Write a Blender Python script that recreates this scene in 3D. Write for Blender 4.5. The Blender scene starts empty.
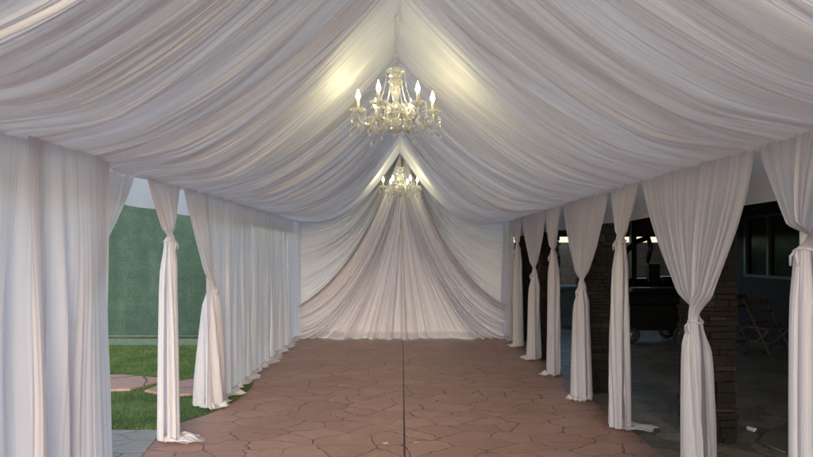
import bpy, bmesh, math, random
import numpy as np
from mathutils import Vector, Matrix

random.seed(7)
S = bpy.context.scene
C = S.collection
PI = math.pi
EYE = 1.55          # camera height
HALF = 1.90         # side curtains stand at x = -HALF and x = HALF
BACK = 11.05        # back drapes
FRONT = 1.25        # open front edge of the tent

# ------------------------------------------------------------------ helpers
def tag(o, label=None, cat=None, group=None, kind=None):
    if label: o['label'] = label
    if cat: o['category'] = cat
    if group: o['group'] = group
    if kind: o['kind'] = kind
    return o

def empty(name, loc, label=None, cat=None, group=None, rz=0.0):
    o = bpy.data.objects.new(name, None)
    C.objects.link(o)
    o.location = loc
    o.rotation_euler = (0, 0, rz)
    o.empty_display_size = 0.1
    return tag(o, label, cat, group)

def link(name, me, mat, parent=None, smooth=True):
    if mat is not None:
        me.materials.append(mat)
    if smooth:
        me.polygons.foreach_set('use_smooth', [True] * len(me.polygons))
    o = bpy.data.objects.new(name, me)
    C.objects.link(o)
    if parent is not None:
        o.parent = parent
    return o

def grid(name, P, mat, parent=None):
    """P is an (n, m, 3) array of points: one sheet of quads."""
    n, m, _ = P.shape
    i = np.arange(n * m).reshape(n, m)
    q = np.stack([i[:-1, :-1], i[:-1, 1:], i[1:, 1:], i[1:, :-1]], -1).reshape(-1, 4)
    me = bpy.data.meshes.new(name)
    me.vertices.add(n * m)
    me.vertices.foreach_set('co', P.astype(np.float32).ravel())
    me.loops.add(q.size)
    me.loops.foreach_set('vertex_index', q.astype(np.int32).ravel())
    me.polygons.add(len(q))
    me.polygons.foreach_set('loop_start', np.arange(0, q.size, 4, dtype=np.int32))
    me.update(calc_edges=True)
    me.validate()
    return link(name, me, mat, parent)

def from_bm(name, bm, mat, parent=None, smooth=False):
    me = bpy.data.meshes.new(name)
    bmesh.ops.recalc_face_normals(bm, faces=bm.faces)
    bm.to_mesh(me)
    bm.free()
    return link(name, me, mat, parent, smooth)

def add_box(bm, c, s, rot=None, bev=0.0):
    b = bmesh.new()
    bmesh.ops.create_cube(b, size=1.0)
    bmesh.ops.scale(b, vec=s, verts=b.verts)
    if bev > 0:
        bmesh.ops.bevel(b, geom=b.edges[:] , offset=bev, segments=2, affect='EDGES', profile=0.7)
    if rot is not None:
        bmesh.ops.rotate(b, cent=(0, 0, 0), matrix=rot, verts=b.verts)
    bmesh.ops.translate(b, vec=c, verts=b.verts)
    me = bpy.data.meshes.new('tmp')
    b.to_mesh(me); b.free()
    bm.from_mesh(me)
    bpy.data.meshes.remove(me)

def box(name, c, s, mat, parent=None, rot=None, bev=0.0):
    bm = bmesh.new()
    add_box(bm, c, s, rot, bev)
    return from_bm(name, bm, mat, parent)

def add_tube(bm, pts, r, n=10, closed=False, caps=True):
    pts = [Vector(p) for p in pts]
    rr = r if isinstance(r, (list, tuple)) else [r] * len(pts)
    rings = []
    up = None
    for i, p in enumerate(pts):
        if closed:
            d = pts[(i + 1) % len(pts)] - pts[i - 1]
        else:
            d = pts[min(i + 1, len(pts) - 1)] - pts[max(i - 1, 0)]
        d.normalize()
        if up is None:
            up = Vector((0, 0, 1)) if abs(d.z) < 0.9 else Vector((1, 0, 0))
        a = d.cross(up).normalized()
        up = a.cross(d).normalized()
        rings.append([bm.verts.new(p + (a * math.cos(2 * PI * k / n) + up * math.sin(2 * PI * k / n)) * rr[i]) for k in range(n)])
    last = len(rings) if closed else len(rings) - 1
    for i in range(last):
        A, B = rings[i], rings[(i + 1) % len(rings)]
        for k in range(n):
            bm.faces.new((A[k], A[(k + 1) % n], B[(k + 1) % n], B[k]))
    if caps and not closed:
        bm.faces.new(rings[0][::-1]); bm.faces.new(rings[-1])

def tube(name, pts, r, mat, parent=None, n=10, closed=False):
    bm = bmesh.new()
    add_tube(bm, pts, r, n, closed)
    return from_bm(name, bm, mat, parent, True)

def add_lathe(bm, prof, c=(0, 0, 0), n=16, flute=0.0, nf=8):
    rings = []
    for r, z in prof:
        ring = []
        for k in range(n):
            a = 2 * PI * k / n
            q = r * (1 + flute * math.cos(nf * a))
            ring.append(bm.verts.new((c[0] + q * math.cos(a), c[1] + q * math.sin(a), c[2] + z)))
        rings.append(ring)
    for A, B in zip(rings, rings[1:]):
        for k in range(n):
            bm.faces.new((A[k], A[(k + 1) % n], B[(k + 1) % n], B[k]))
    bm.faces.new(rings[0][::-1]); bm.faces.new(rings[-1])

def add_bead(bm, c, r, squash=1.0):
    b = bmesh.ops.create_icosphere(bm, subdivisions=1, radius=r)
    for v in b['verts']:
        v.co.z *= squash
        v.co += Vector(c)

# ------------------------------------------------------------------ materials
def nt(name):
    m = bpy.data.materials.new(name)
    m.use_nodes = True
    t = m.node_tree
    t.nodes.clear()
    out = t.nodes.new('ShaderNodeOutputMaterial')
    return m, t, out

def N(t, kind, ins=None, **kw):
    n = t.nodes.new(kind)
    for k, v in kw.items():
        setattr(n, k, v)
    for k, v in (ins or {}).items():
        if hasattr(v, 'bl_idname') or isinstance(v, bpy.types.NodeSocket):
            t.links.new(v, n.inputs[k])
        else:
            n.inputs[k].default_value = v
    return n

def math_(t, op, a, b=None, c=None, clamp=False):
    n = t.nodes.new('ShaderNodeMath'); n.operation = op; n.use_clamp = clamp
    for i, v in enumerate((a, b, c)):
        if v is None: continue
        if isinstance(v, bpy.types.NodeSocket): t.links.new(v, n.inputs[i])
        else: n.inputs[i].default_value = v
    return n.outputs[0]

def mixc(t, f, a, b, blend='MIX'):
    n = t.nodes.new('ShaderNodeMix'); n.data_type = 'RGBA'; n.blend_type = blend
    for s, v in ((n.inputs[0], f), (n.inputs[6], a), (n.inputs[7], b)):
        if isinstance(v, bpy.types.NodeSocket): t.links.new(v, s)
        else: s.default_value = v if not isinstance(v, tuple) or len(v) == 4 else (*v, 1)
    return n.outputs[2]

def ramp(t, f, stops):
    n = t.nodes.new('ShaderNodeValToRGB')
    e = n.color_ramp.elements
    while len(e) < len(stops): e.new(0.5)
    for x, (p, c) in zip(e, stops):
        x.position = p; x.color = (*c, 1) if len(c) == 3 else c
    t.links.new(f, n.inputs[0])
    return n.outputs[0]

def maprange(t, v, a, b, c=0.0, d=1.0):
    n = N(t, 'ShaderNodeMapRange', {'Value': v, 'From Min': a, 'From Max': b, 'To Min': c, 'To Max': d})
    n.clamp = True
    return n.outputs[0]

def simple(name, col, rough=0.5, metal=0.0, noise=0.25, scale=12.0, bump=0.0, spec=0.5):
    """a principled surface with mottled colour so that nothing is perfectly even"""
    m, t, out = nt(name)
    tc = N(t, 'ShaderNodeTexCoord')
    nz = N(t, 'ShaderNodeTexNoise', {'Vector': tc.outputs['Object'], 'Scale': scale, 'Detail': 6.0, 'Roughness': 0.6})
    lo = tuple(max(0, c * (1 - noise)) for c in col); hi = tuple(min(1, c * (1 + noise)) for c in col)
    c = ramp(t, nz.outputs[0], [(0.3, lo), (0.7, hi)])
    p = N(t, 'ShaderNodeBsdfPrincipled', {'Base Color': c, 'Metallic': metal, 'Specular IOR Level': spec})
    r = maprange(t, nz.outputs[0], 0.3, 0.7, rough * 0.85, min(1, rough * 1.15))
    t.links.new(r, p.inputs['Roughness'])
    if bump:
        b = N(t, 'ShaderNodeBump', {'Height': nz.outputs[0], 'Strength': bump, 'Distance': 0.02})
        t.links.new(b.outputs[0], p.inputs['Normal'])
    t.links.new(p.outputs[0], out.inputs[0])
    return m

def fabric(name, col, trans=0.33, clear=0.05, wrinkle=0.25, wscale=(60, 60, 4), streak=None):
    """thin white voile: diffuse, translucent and a little see-through"""
    m, t, out = nt(name)
    tc = N(t, 'ShaderNodeTexCoord')
    mp = N(t, 'ShaderNodeMapping', {'Vector': tc.outputs['Object'], 'Scale': wscale})
    nz = N(t, 'ShaderNodeTexNoise', {'Vector': mp.outputs[0], 'Scale': 1.0, 'Detail': 5.0, 'Roughness': 0.6})
    b = N(t, 'ShaderNodeBump', {'Height': nz.outputs[0], 'Strength': wrinkle, 'Distance': 0.01})
    big = N(t, 'ShaderNodeTexNoise', {'Vector': tc.outputs['Object'], 'Scale': 1.7, 'Detail': 3.0})
    c = ramp(t, big.outputs[0], [(0.3, tuple(x * 0.95 for x in col)), (0.7, col)])
    d = N(t, 'ShaderNodeBsdfDiffuse', {'Color': c, 'Normal': b.outputs[0]})
    tr = N(t, 'ShaderNodeBsdfTranslucent', {'Color': c, 'Normal': b.outputs[0]})
    if streak:                                                  # gathered cloth lies in more layers: denser, less light comes through
        sm = N(t, 'ShaderNodeMapping', {'Vector': tc.outputs['Object'], 'Scale': streak})
        sn = N(t, 'ShaderNodeTexNoise', {'Vector': sm.outputs[0], 'Scale': 1.0, 'Detail': 4.0, 'Roughness': 0.65})
        sm2 = N(t, 'ShaderNodeMapping', {'Vector': tc.outputs['Object'], 'Scale': tuple(x * (4.5 if x > 2 else 1.5) for x in streak)})
        sn2 = N(t, 'ShaderNodeTexNoise', {'Vector': sm2.outputs[0], 'Scale': 1.0, 'Detail': 3.0, 'Roughness': 0.6})
        sv = math_(t, 'ADD', math_(t, 'MULTIPLY', sn.outputs[0], 0.55), math_(t, 'MULTIPLY', sn2.outputs[0], 0.45))
        trans = maprange(t, sv, 0.41, 0.59, trans * 0.38, trans * 1.5)
    mx = N(t, 'ShaderNodeMixShader', {0: trans, 1: d.outputs[0], 2: tr.outputs[0]})
    gl = N(t, 'ShaderNodeBsdfGlossy', {'Color': (1, 1, 1, 1), 'Roughness': 0.42, 'Normal': b.outputs[0]})
    mg = N(t, 'ShaderNodeMixShader', {0: 0.02, 1: mx.outputs[0], 2: gl.outputs[0]})
    tp = N(t, 'ShaderNodeBsdfTransparent', {'Color': (1, 1, 1, 1)})
    m2 = N(t, 'ShaderNodeMixShader', {0: clear, 1: mg.outputs[0], 2: tp.outputs[0]})
    t.links.new(m2.outputs[0], out.inputs[0])
    return m

def flagstone(name, base, dark, mortar, scale, joints=None, rough=0.55, warp=0.16, vary=0.5, stretch=(1, 1, 1)):
    m, t, out = nt(name)
    tc = N(t, 'ShaderNodeTexCoord')
    co = tc.outputs['Object']
    nz = N(t, 'ShaderNodeTexNoise', {'Vector': co, 'Scale': 2.2, 'Detail': 4.0, 'Roughness': 0.55})
    off = N(t, 'ShaderNodeVectorMath', {0: nz.outputs[1], 1: (0.5, 0.5, 0.5)}, operation='SUBTRACT')
    of2 = N(t, 'ShaderNodeVectorMath', {0: off.outputs[0], 'Scale': warp * 2}, operation='SCALE')
    w0 = N(t, 'ShaderNodeVectorMath', {0: co, 1: of2.outputs[0]}, operation='ADD')
    nz2 = N(t, 'ShaderNodeTexNoise', {'Vector': co, 'Scale': 9.0, 'Detail': 3.0, 'Roughness': 0.6})
    of3 = N(t, 'ShaderNodeVectorMath', {0: N(t, 'ShaderNodeVectorMath', {0: nz2.outputs[1], 1: (0.5, 0.5, 0.5)}, operation='SUBTRACT').outputs[0], 'Scale': warp * 0.5}, operation='SCALE')
    w0 = N(t, 'ShaderNodeVectorMath', {0: w0.outputs[0], 1: of3.outputs[0]}, operation='ADD')
    w = N(t, 'ShaderNodeMapping', {'Vector': w0.outputs[0], 'Scale': stretch})
    ve = N(t, 'ShaderNodeTexVoronoi', {'Vector': w.outputs[0], 'Scale': scale}, feature='DISTANCE_TO_EDGE', voronoi_dimensions='2D')
    vc = N(t, 'ShaderNodeTexVoronoi', {'Vector': w.outputs[0], 'Scale': scale}, feature='F1', voronoi_dimensions='2D')
    # width of the grooves wanders so that some of them nearly vanish
    wid = N(t, 'ShaderNodeTexNoise', {'Vector': co, 'Scale': 1.6, 'Detail': 2.0})
    gw = maprange(t, wid.outputs[0], 0.35, 0.65, 0.012, 0.030)
    g = math_(t, 'DIVIDE', ve.outputs[0], gw)
    groove = maprange(t, g, 0.25, 1.0, 1.0, 0.0)
    sep = N(t, 'ShaderNodeSeparateXYZ', {0: co})
    if joints:
        lines = None
        for axis, at, hw in joints:
            d = math_(t, 'ABSOLUTE', math_(t, 'SUBTRACT', sep.outputs[axis], at))
            l = maprange(t, d, hw * 0.6, hw * 1.3, 1.0, 0.0)
            lines = l if lines is None else math_(t, 'MAXIMUM', lines, l)
        groove_all = math_(t, 'MAXIMUM', groove, lines)
    else:
        lines = None
        groove_all = groove
    cell = N(t, 'ShaderNodeSeparateColor', {0: vc.outputs['Color']})
    c = mixc(t, math_(t, 'MULTIPLY', cell.outputs[0], vary), base, dark)
    fine = N(t, 'ShaderNodeTexNoise', {'Vector': co, 'Scale': 34.0, 'Detail': 8.0, 'Roughness': 0.7})
    c = mixc(t, maprange(t, fine.outputs[0], 0.35, 0.75, 0.0, 0.55), c, dark)
    pale = N(t, 'ShaderNodeTexNoise', {'Vector': co, 'Scale': 5.0, 'Detail': 7.0, 'Roughness': 0.65, 'Distortion': 0.4})
    c = mixc(t, maprange(t, pale.outputs[0], 0.52, 0.75, 0.0, 0.45), c, tuple(min(1, x * 1.35 + 0.03) for x in base))
    stain = N(t, 'ShaderNodeTexNoise', {'Vector': co, 'Scale': 0.75, 'Detail': 5.0, 'Roughness': 0.6, 'Distortion': 0.6})
    c = mixc(t, maprange(t, stain.outputs[0], 0.5, 0.72, 0.0, 0.55), c, tuple(x * 0.62 for x in base))
    c = mixc(t, math_(t, 'MULTIPLY', groove, 0.85), c, mortar)
    if lines is not None:
        c = mixc(t, lines, c, (0.012, 0.010, 0.010))
    h = math_(t, 'SUBTRACT', math_(t, 'MULTIPLY', fine.outputs[0], 0.25), groove_all)
    h = math_(t, 'ADD', h, math_(t, 'MULTIPLY', pale.outputs[0], 0.7))
    b = N(t, 'ShaderNodeBump', {'Height': h, 'Strength': 0.8, 'Distance': 0.014})
    p = N(t, 'ShaderNodeBsdfPrincipled', {'Base Color': c, 'Normal': b.outputs[0], 'Specular IOR Level': 0.35})
    t.links.new(maprange(t, fine.outputs[0], 0.3, 0.7, rough * 0.8, min(1, rough * 1.25)), p.inputs['Roughness'])
    t.links.new(p.outputs[0], out.inputs[0])
    return m

def ledgestone(name):
    """stacked stone strips of uneven length and tone"""
    m, t, out = nt(name)
    tc = N(t, 'ShaderNodeTexCoord')
    gi = N(t, 'ShaderNodeNewGeometry')
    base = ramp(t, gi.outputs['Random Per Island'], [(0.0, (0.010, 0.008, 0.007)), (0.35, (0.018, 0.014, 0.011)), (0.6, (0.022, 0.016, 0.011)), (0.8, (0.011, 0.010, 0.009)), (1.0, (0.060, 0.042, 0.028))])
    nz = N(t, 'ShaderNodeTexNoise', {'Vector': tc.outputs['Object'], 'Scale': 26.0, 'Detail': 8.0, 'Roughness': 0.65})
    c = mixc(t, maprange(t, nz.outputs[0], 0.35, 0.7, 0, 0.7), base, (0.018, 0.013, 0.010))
    b = N(t, 'ShaderNodeBump', {'Height': nz.outputs[0], 'Strength': 0.9, 'Distance': 0.02})
    p = N(t, 'ShaderNodeBsdfPrincipled', {'Base Color': c, 'Roughness': 0.8, 'Normal': b.outputs[0], 'Specular IOR Level': 0.3})
    t.links.new(p.outputs[0], out.inputs[0])
    return m

def crystal(name):
    m, t, out = nt(name)
    d = N(t, 'ShaderNodeBsdfDiffuse', {'Color': (0.88, 0.88, 0.87, 1)})
    tr = N(t, 'ShaderNodeBsdfTranslucent', {'Color': (0.92, 0.92, 0.91, 1)})
    a = N(t, 'ShaderNodeMixShader', {0: 0.55, 1: d.outputs[0], 2: tr.outputs[0]})
    tp = N(t, 'ShaderNodeBsdfTransparent', {'Color': (0.95, 0.95, 0.95, 1)})
    b = N(t, 'ShaderNodeMixShader', {0: 0.14, 1: a.outputs[0], 2: tp.outputs[0]})
    g = N(t, 'ShaderNodeBsdfGlossy', {'Color': (1, 1, 1, 1), 'Roughness': 0.06})
    lw = N(t, 'ShaderNodeLayerWeight', {'Blend': 0.45})
    f = maprange(t, lw.outputs[0], 0.0, 1.0, 0.08, 0.42)
    e = N(t, 'ShaderNodeMixShader', {0: f, 1: b.outputs[0], 2: g.outputs[0]})
    gs = N(t, 'ShaderNodeBsdfGlass', {'Color': (1, 1, 1, 1), 'Roughness': 0.0, 'IOR': 1.52})
    e2 = N(t, 'ShaderNodeMixShader', {0: 0.30, 1: e.outputs[0], 2: gs.outputs[0]})
    t.links.new(e2.outputs[0], out.inputs[0])
    return m

def glow(name, col, strength):
    m, t, out = nt(name)
    e = N(t, 'ShaderNodeEmission', {'Color': (*col, 1), 'Strength': strength})
    t.links.new(e.outputs[0], out.inputs[0])
    return m

def green_stucco(name):
    m, t, out = nt(name)
    tc = N(t, 'ShaderNodeTexCoord')
    a = N(t, 'ShaderNodeTexNoise', {'Vector': tc.outputs['Object'], 'Scale': 4.0, 'Detail': 8.0, 'Roughness': 0.7})
    f = N(t, 'ShaderNodeTexNoise', {'Vector': tc.outputs['Object'], 'Scale': 28.0, 'Detail': 6.0, 'Roughness': 0.7})
    v = math_(t, 'ADD', math_(t, 'MULTIPLY', a.outputs[0], 0.5), math_(t, 'MULTIPLY', f.outputs[0], 0.5))
    st = N(t, 'ShaderNodeMapping', {'Vector': tc.outputs['Object'], 'Scale': (3.0, 3.0, 0.5)})
    sn = N(t, 'ShaderNodeTexNoise', {'Vector': st.outputs[0], 'Scale': 1.0, 'Detail': 5.0, 'Roughness': 0.6})
    v = math_(t, 'ADD', v, math_(t, 'MULTIPLY', math_(t, 'SUBTRACT', sn.outputs[0], 0.5), 0.35))
    c = ramp(t, v, [(0.36, (0.009, 0.032, 0.024)), (0.50, (0.016, 0.048, 0.037)), (0.66, (0.040, 0.082, 0.065))])
    b = N(t, 'ShaderNodeBump', {'Height': f.outputs[0], 'Strength': 0.5, 'Distance': 0.02})
    p = N(t, 'ShaderNodeBsdfPrincipled', {'Base Color': c, 'Roughness': 0.8, 'Normal': b.outputs[0]})
    t.links.new(p.outputs[0], out.inputs[0])
    return m

def turf_mat(name):
    m, t, out = nt(name)
    tc = N(t, 'ShaderNodeTexCoord')
    a = N(t, 'ShaderNodeTexNoise', {'Vector': tc.outputs['Object'], 'Scale': 2.5, 'Detail': 6.0, 'Roughness': 0.7})
    f = N(t, 'ShaderNodeTexNoise', {'Vector': tc.outputs['Object'], 'Scale': 70.0, 'Detail': 3.0})
    v = math_(t, 'ADD', math_(t, 'MULTIPLY', a.outputs[0], 0.6), math_(t, 'MULTIPLY', f.outputs[0], 0.4))
    c = ramp(t, v, [(0.36, (0.040, 0.074, 0.019)), (0.52, (0.090, 0.150, 0.044)), (0.66, (0.165, 0.215, 0.088))])
    p = N(t, 'ShaderNodeBsdfPrincipled', {'Base Color': c, 'Roughness': 0.75, 'Specular IOR Level': 0.25})
    t.links.new(p.outputs[0], out.inputs[0])
    return m

def block_wall(name):
    m, t, out = nt(name)
    tc = N(t, 'ShaderNodeTexCoord')
    sp = N(t, 'ShaderNodeSeparateXYZ', {0: tc.outputs['Object']})
    cb = N(t, 'ShaderNodeCombineXYZ', {0: sp.outputs[0], 1: sp.outputs[2], 2: 0.0})
    br = N(t, 'ShaderNodeTexBrick', {'Vector': cb.outputs[0], 'Color1': (0.20, 0.17, 0.125, 1), 'Color2': (0.17, 0.145, 0.108, 1),
        'Mortar': (0.11, 0.095, 0.07, 1), 'Scale': 1.0, 'Mortar Size': 0.008, 'Brick Width': 0.40, 'Row Height': 0.20})
    nz = N(t, 'ShaderNodeTexNoise', {'Vector': tc.outputs['Object'], 'Scale': 9.0, 'Detail': 7.0})
    c = mixc(t, maprange(t, nz.outputs[0], 0.4, 0.8, 0, 0.5), br.outputs[0], (0.22, 0.19, 0.15))
    p = N(t, 'ShaderNodeBsdfPrincipled', {'Base Color': c, 'Roughness': 0.85})
    t.links.new(p.outputs[0], out.inputs[0])
    return m

M = {}
M['ceil'] = fabric('ceiling_voile', (0.80, 0.80, 0.80), 0.36, 0.0, 0.35, (3, 60, 3), (0.4, 11.0, 0.4))
M['voile'] = fabric('curtain_voile', (0.815, 0.80, 0.845), 0.46, 0.05, 0.10, (40, 40, 2.5))
M['back'] = fabric('backdrop_voile', (0.78, 0.755, 0.80), 0.18, 0.0, 0.15, (40, 40, 2.5))
M['swag'] = fabric('swag_voile', (0.82, 0.81, 0.815), 0.15, 0.0, 0.15, (4, 40, 30))
M['tarp'] = fabric('tent_tarp', (0.84, 0.84, 0.84), 0.52, 0.0, 0.1, (2, 2, 2))
M['pole'] = simple('white_steel', (0.72, 0.72, 0.72), 0.35, 0.2, 0.06)
M['slab'] = flagstone('stamped_red_concrete', (0.400, 0.236, 0.180), (0.290, 0.166, 0.126), (0.130, 0.076, 0.061), 3.6,
                      [(0, 0.02, 0.006), (1, 9.25, 0.006), (1, 6.72, 0.005)], 0.44, 0.13, 0.75, (0.74, 1.22, 1))
M['slate'] = flagstone('stamped_grey_slate', (0.270, 0.228, 0.165), (0.095, 0.080, 0.058), (0.020, 0.023, 0.020), 3.6, None, 0.42, 0.16, 0.9, (1, 1.2, 1))
M['paver'] = flagstone('grey_paver_stone', (0.34, 0.325, 0.29), (0.23, 0.22, 0.195), (0.075, 0.07, 0.065), 4.0, None, 0.7, 0.05, 0.7, (0.8, 1.1, 1))
M['redpad'] = flagstone('red_flagstone', (0.42, 0.27, 0.215), (0.33, 0.20, 0.16), (0.12, 0.07, 0.055), 1.1, None, 0.7, 0.1, 0.4)
M['soil'] = simple('bare_ground', (0.24, 0.20, 0.16), 0.9, 0, 0.3, 3)
M['green'] = green_stucco('green_stucco')
M['greenbase'] = simple('green_base_paint', (0.040, 0.085, 0.072), 0.6, 0, 0.2)
M['turf'] = turf_mat('artificial_turf')
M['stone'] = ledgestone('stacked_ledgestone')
M['block'] = block_wall('tan_block')
M['darkwood'] = simple('dark_stained_wood', (0.040, 0.030, 0.024), 0.6, 0, 0.35, 9)
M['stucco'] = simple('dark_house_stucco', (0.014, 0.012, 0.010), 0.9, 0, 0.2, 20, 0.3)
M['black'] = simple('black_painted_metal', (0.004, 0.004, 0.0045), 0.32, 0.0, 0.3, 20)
M['rubber'] = simple('black_rubber', (0.018, 0.018, 0.018), 0.7, 0, 0.3)
M['hub'] = simple('grey_metal_hub', (0.35, 0.35, 0.36), 0.35, 0.8, 0.15)
M['bin'] = simple('dark_blue_plastic', (0.075, 0.105, 0.120), 0.42, 0, 0.2, 8)
M['frame'] = simple('pale_green_frame', (0.05, 0.062, 0.055), 0.5, 0, 0.15)
M['blind'] = simple('grey_blind_slats', (0.20, 0.21, 0.18), 0.6, 0, 0.15, 6)
M['chairwood'] = simple('brown_wood', (0.075, 0.050, 0.038), 0.5, 0, 0.3, 18)
M['cord'] = simple('dark_cord', (0.10, 0.095, 0.09), 0.6, 0, 0.2)
M['plug'] = simple('white_plastic', (0.7, 0.7, 0.68), 0.4, 0, 0.08)
M['crystal'] = crystal('clear_crystal')
M['candle'] = simple('ivory_candle', (0.80, 0.76, 0.66), 0.4, 0, 0.05)
M['silver'] = simple('silver_fitting', (0.72, 0.70, 0.64), 0.22, 0.85, 0.08)
M['bulb'] = glow('warm_bulb', (1.0, 0.88, 0.48), 36.0)
M['scrap'] = simple('pale_scrap', (0.46, 0.38, 0.33), 0.7, 0, 0.2, 40)

m, t, out = nt('window_glass')
gl = N(t, 'ShaderNodeBsdfGlossy', {'Color': (0.8, 0.9, 0.85, 1), 'Roughness': 0.22})
tp = N(t, 'ShaderNodeBsdfTransparent', {'Color': (0.60, 0.66, 0.62, 1)})
fr = N(t, 'ShaderNodeFresnel', {'IOR': 1.10})
mx = N(t, 'ShaderNodeMixShader', {0: fr.outputs[0], 1: tp.outputs[0], 2: gl.outputs[0]})
t.links.new(mx.outputs[0], out.inputs[0])
M['glass'] = m

# ------------------------------------------------------------------ cloth maths
def folds(tt, spacing, rng, lo=0.35, hi=1.65, sharp=0.85):
    """rounded ridges with sharp creases between them, unevenly spaced"""
    t0, t1 = float(tt.min()) - 1e-6, float(tt.max()) + 1e-6
    n = int((t1 - t0) / (spacing * lo)) + 4
    k = t0 - spacing + np.concatenate([[0], np.cumsum(spacing * rng.uniform(lo, hi, n))])
    a = rng.uniform(0.35, 1.0, n) ; q = np.exp(rng.uniform(-0.75, 0.75, n))
    i = np.clip(np.searchsorted(k, tt, side='right') - 1, 0, n - 1)
    x = np.clip((tt - k[i]) / (k[i + 1] - k[i]), 0, 1)
    return a[i] * np.sin(PI * x ** q[i]) ** sharp

def wav(tt, spacing, rng):
    """smooth 1-D noise"""
    t0 = float(tt.min()); n = int((float(tt.max()) - t0) / spacing) + 4
    g = rng.uniform(-1, 1, n)
    u = (tt - t0) / spacing; i = u.astype(int); f = u - i; f = f * f * (3 - 2 * f)
    return g[i] * (1 - f) + g[i + 1] * f

def sst(a, b, x):
    x = np.clip((x - a) / (b - a), 0, 1)
    return x * x * (3 - 2 * x)

# ceiling section measured at the back wall: height against distance from the ridge
px = np.array([0, .2, .375, .646, .8, 1.18, 1.5, 1.7, 1.90])
pz = np.array([3.47, 3.18, 2.94, 2.62, 2.47, 2.25, 2.16, 2.135, 2.125])
PC = np.polyfit(px, pz, 5)
def roofline(x): return np.polyval(PC, x)
PF = np.polyfit([0, .3, .55, .85, 1.165, 1.5, 1.75, 1.90], [3.47, 3.155, 2.93, 2.69, 2.46, 2.27, 2.165, 2.125], 5)   # tauter section nearer the camera
RIDGE_X = -0.03

def ceiling(side, seed, label):
    rng = np.random.default_rng(seed)
    n = 2600
    y = FRONT * (BACK / FRONT) ** np.linspace(0, 1, n)          # finer near the front
    s = np.linspace(0, 1, 64)
    X = 1.93 * s
    kk = 0.8 * sst(5.0, 9.8, y)[:, None]
    Xc = np.minimum(X, 1.9)
    Z = np.polyval(PF, Xc)[None, :] * (1 - kk) + np.polyval(PC, Xc)[None, :] * kk - (np.maximum(X - 1.88, 0) * 0.4)[None, :]
    dx = np.gradient(X)[None, :] * np.ones_like(kk); dz = np.gradient(Z, axis=1); L = np.hypot(dx, dz)
    nx, nz = dz / L, -dx / L                                    # points down and inwards
    T, Sg = np.meshgrid(y, s, indexing='ij')
    drift = 0.10 * wav(y, 0.9, rng)[:, None] * np.sin(PI * Sg) + 0.05 * (Sg - 0.5) * wav(y, 0.4, rng)[:, None]
    t1 = T + drift
    w = Sg
    big = (1 - w) * folds(t1, 0.40, rng, sharp=0.65) + w * folds(t1, 0.40, rng, sharp=0.65)
    mid = (1 - w) * folds(t1, 0.13, rng, sharp=0.65) + w * folds(t1 + 0.03 * Sg, 0.15, rng, sharp=0.65)
    f1 = folds(t1, 0.034, rng, sharp=0.7); f2 = folds(t1 + 0.04 * Sg, 0.038, rng, sharp=0.7)
    fin = (1 - w) * f1 + w * f2
    mod = 0.5 + 0.5 * np.clip(wav(y, 0.35, rng)[:, None] + 0.3 * np.sin(2.5 * PI * Sg + 3 * wav(y, 0.7, rng)[:, None]), -1, 1)
    env = 0.55 + 0.55 * np.sin(PI * np.clip(Sg * 0.95 + 0.03, 0, 1))
    D = env * (0.105 * big + 0.072 * mid * (0.4 + mod) + 0.027 * fin * (0.35 + 1.1 * mod))
    D += env * 0.05 * wav(y, 1.1, rng)[:, None]
    D *= 1 - 0.8 * sst(0.72, 0.99, Sg)
    near = np.exp(-((y - 4.56) / 0.55) ** 2) + np.exp(-((y - 9.95) / 0.5) ** 2)
    D *= 1 - 0.6 * near[:, None] * np.exp(-(Sg / 0.45) ** 2)     # folds flattened over the lamps so their light does not blow out
    P = np.empty((n, len(s), 3))
    P[..., 0] = side * (X[None, :] + nx * D) + RIDGE_X * (1 - Sg)
    P[..., 1] = T
    P[..., 2] = Z + nz * D
    o = grid('ceiling_drape', P, M['ceil'])
    return tag(o, label, 'drape', 'ceiling drapes')

ceiling(-1, 11, 'long white pleated ceiling drape over the left half, above the closed left curtains')
ceiling(1, 23, 'long white pleated ceiling drape over the right half, above the tied right curtains')

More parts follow.
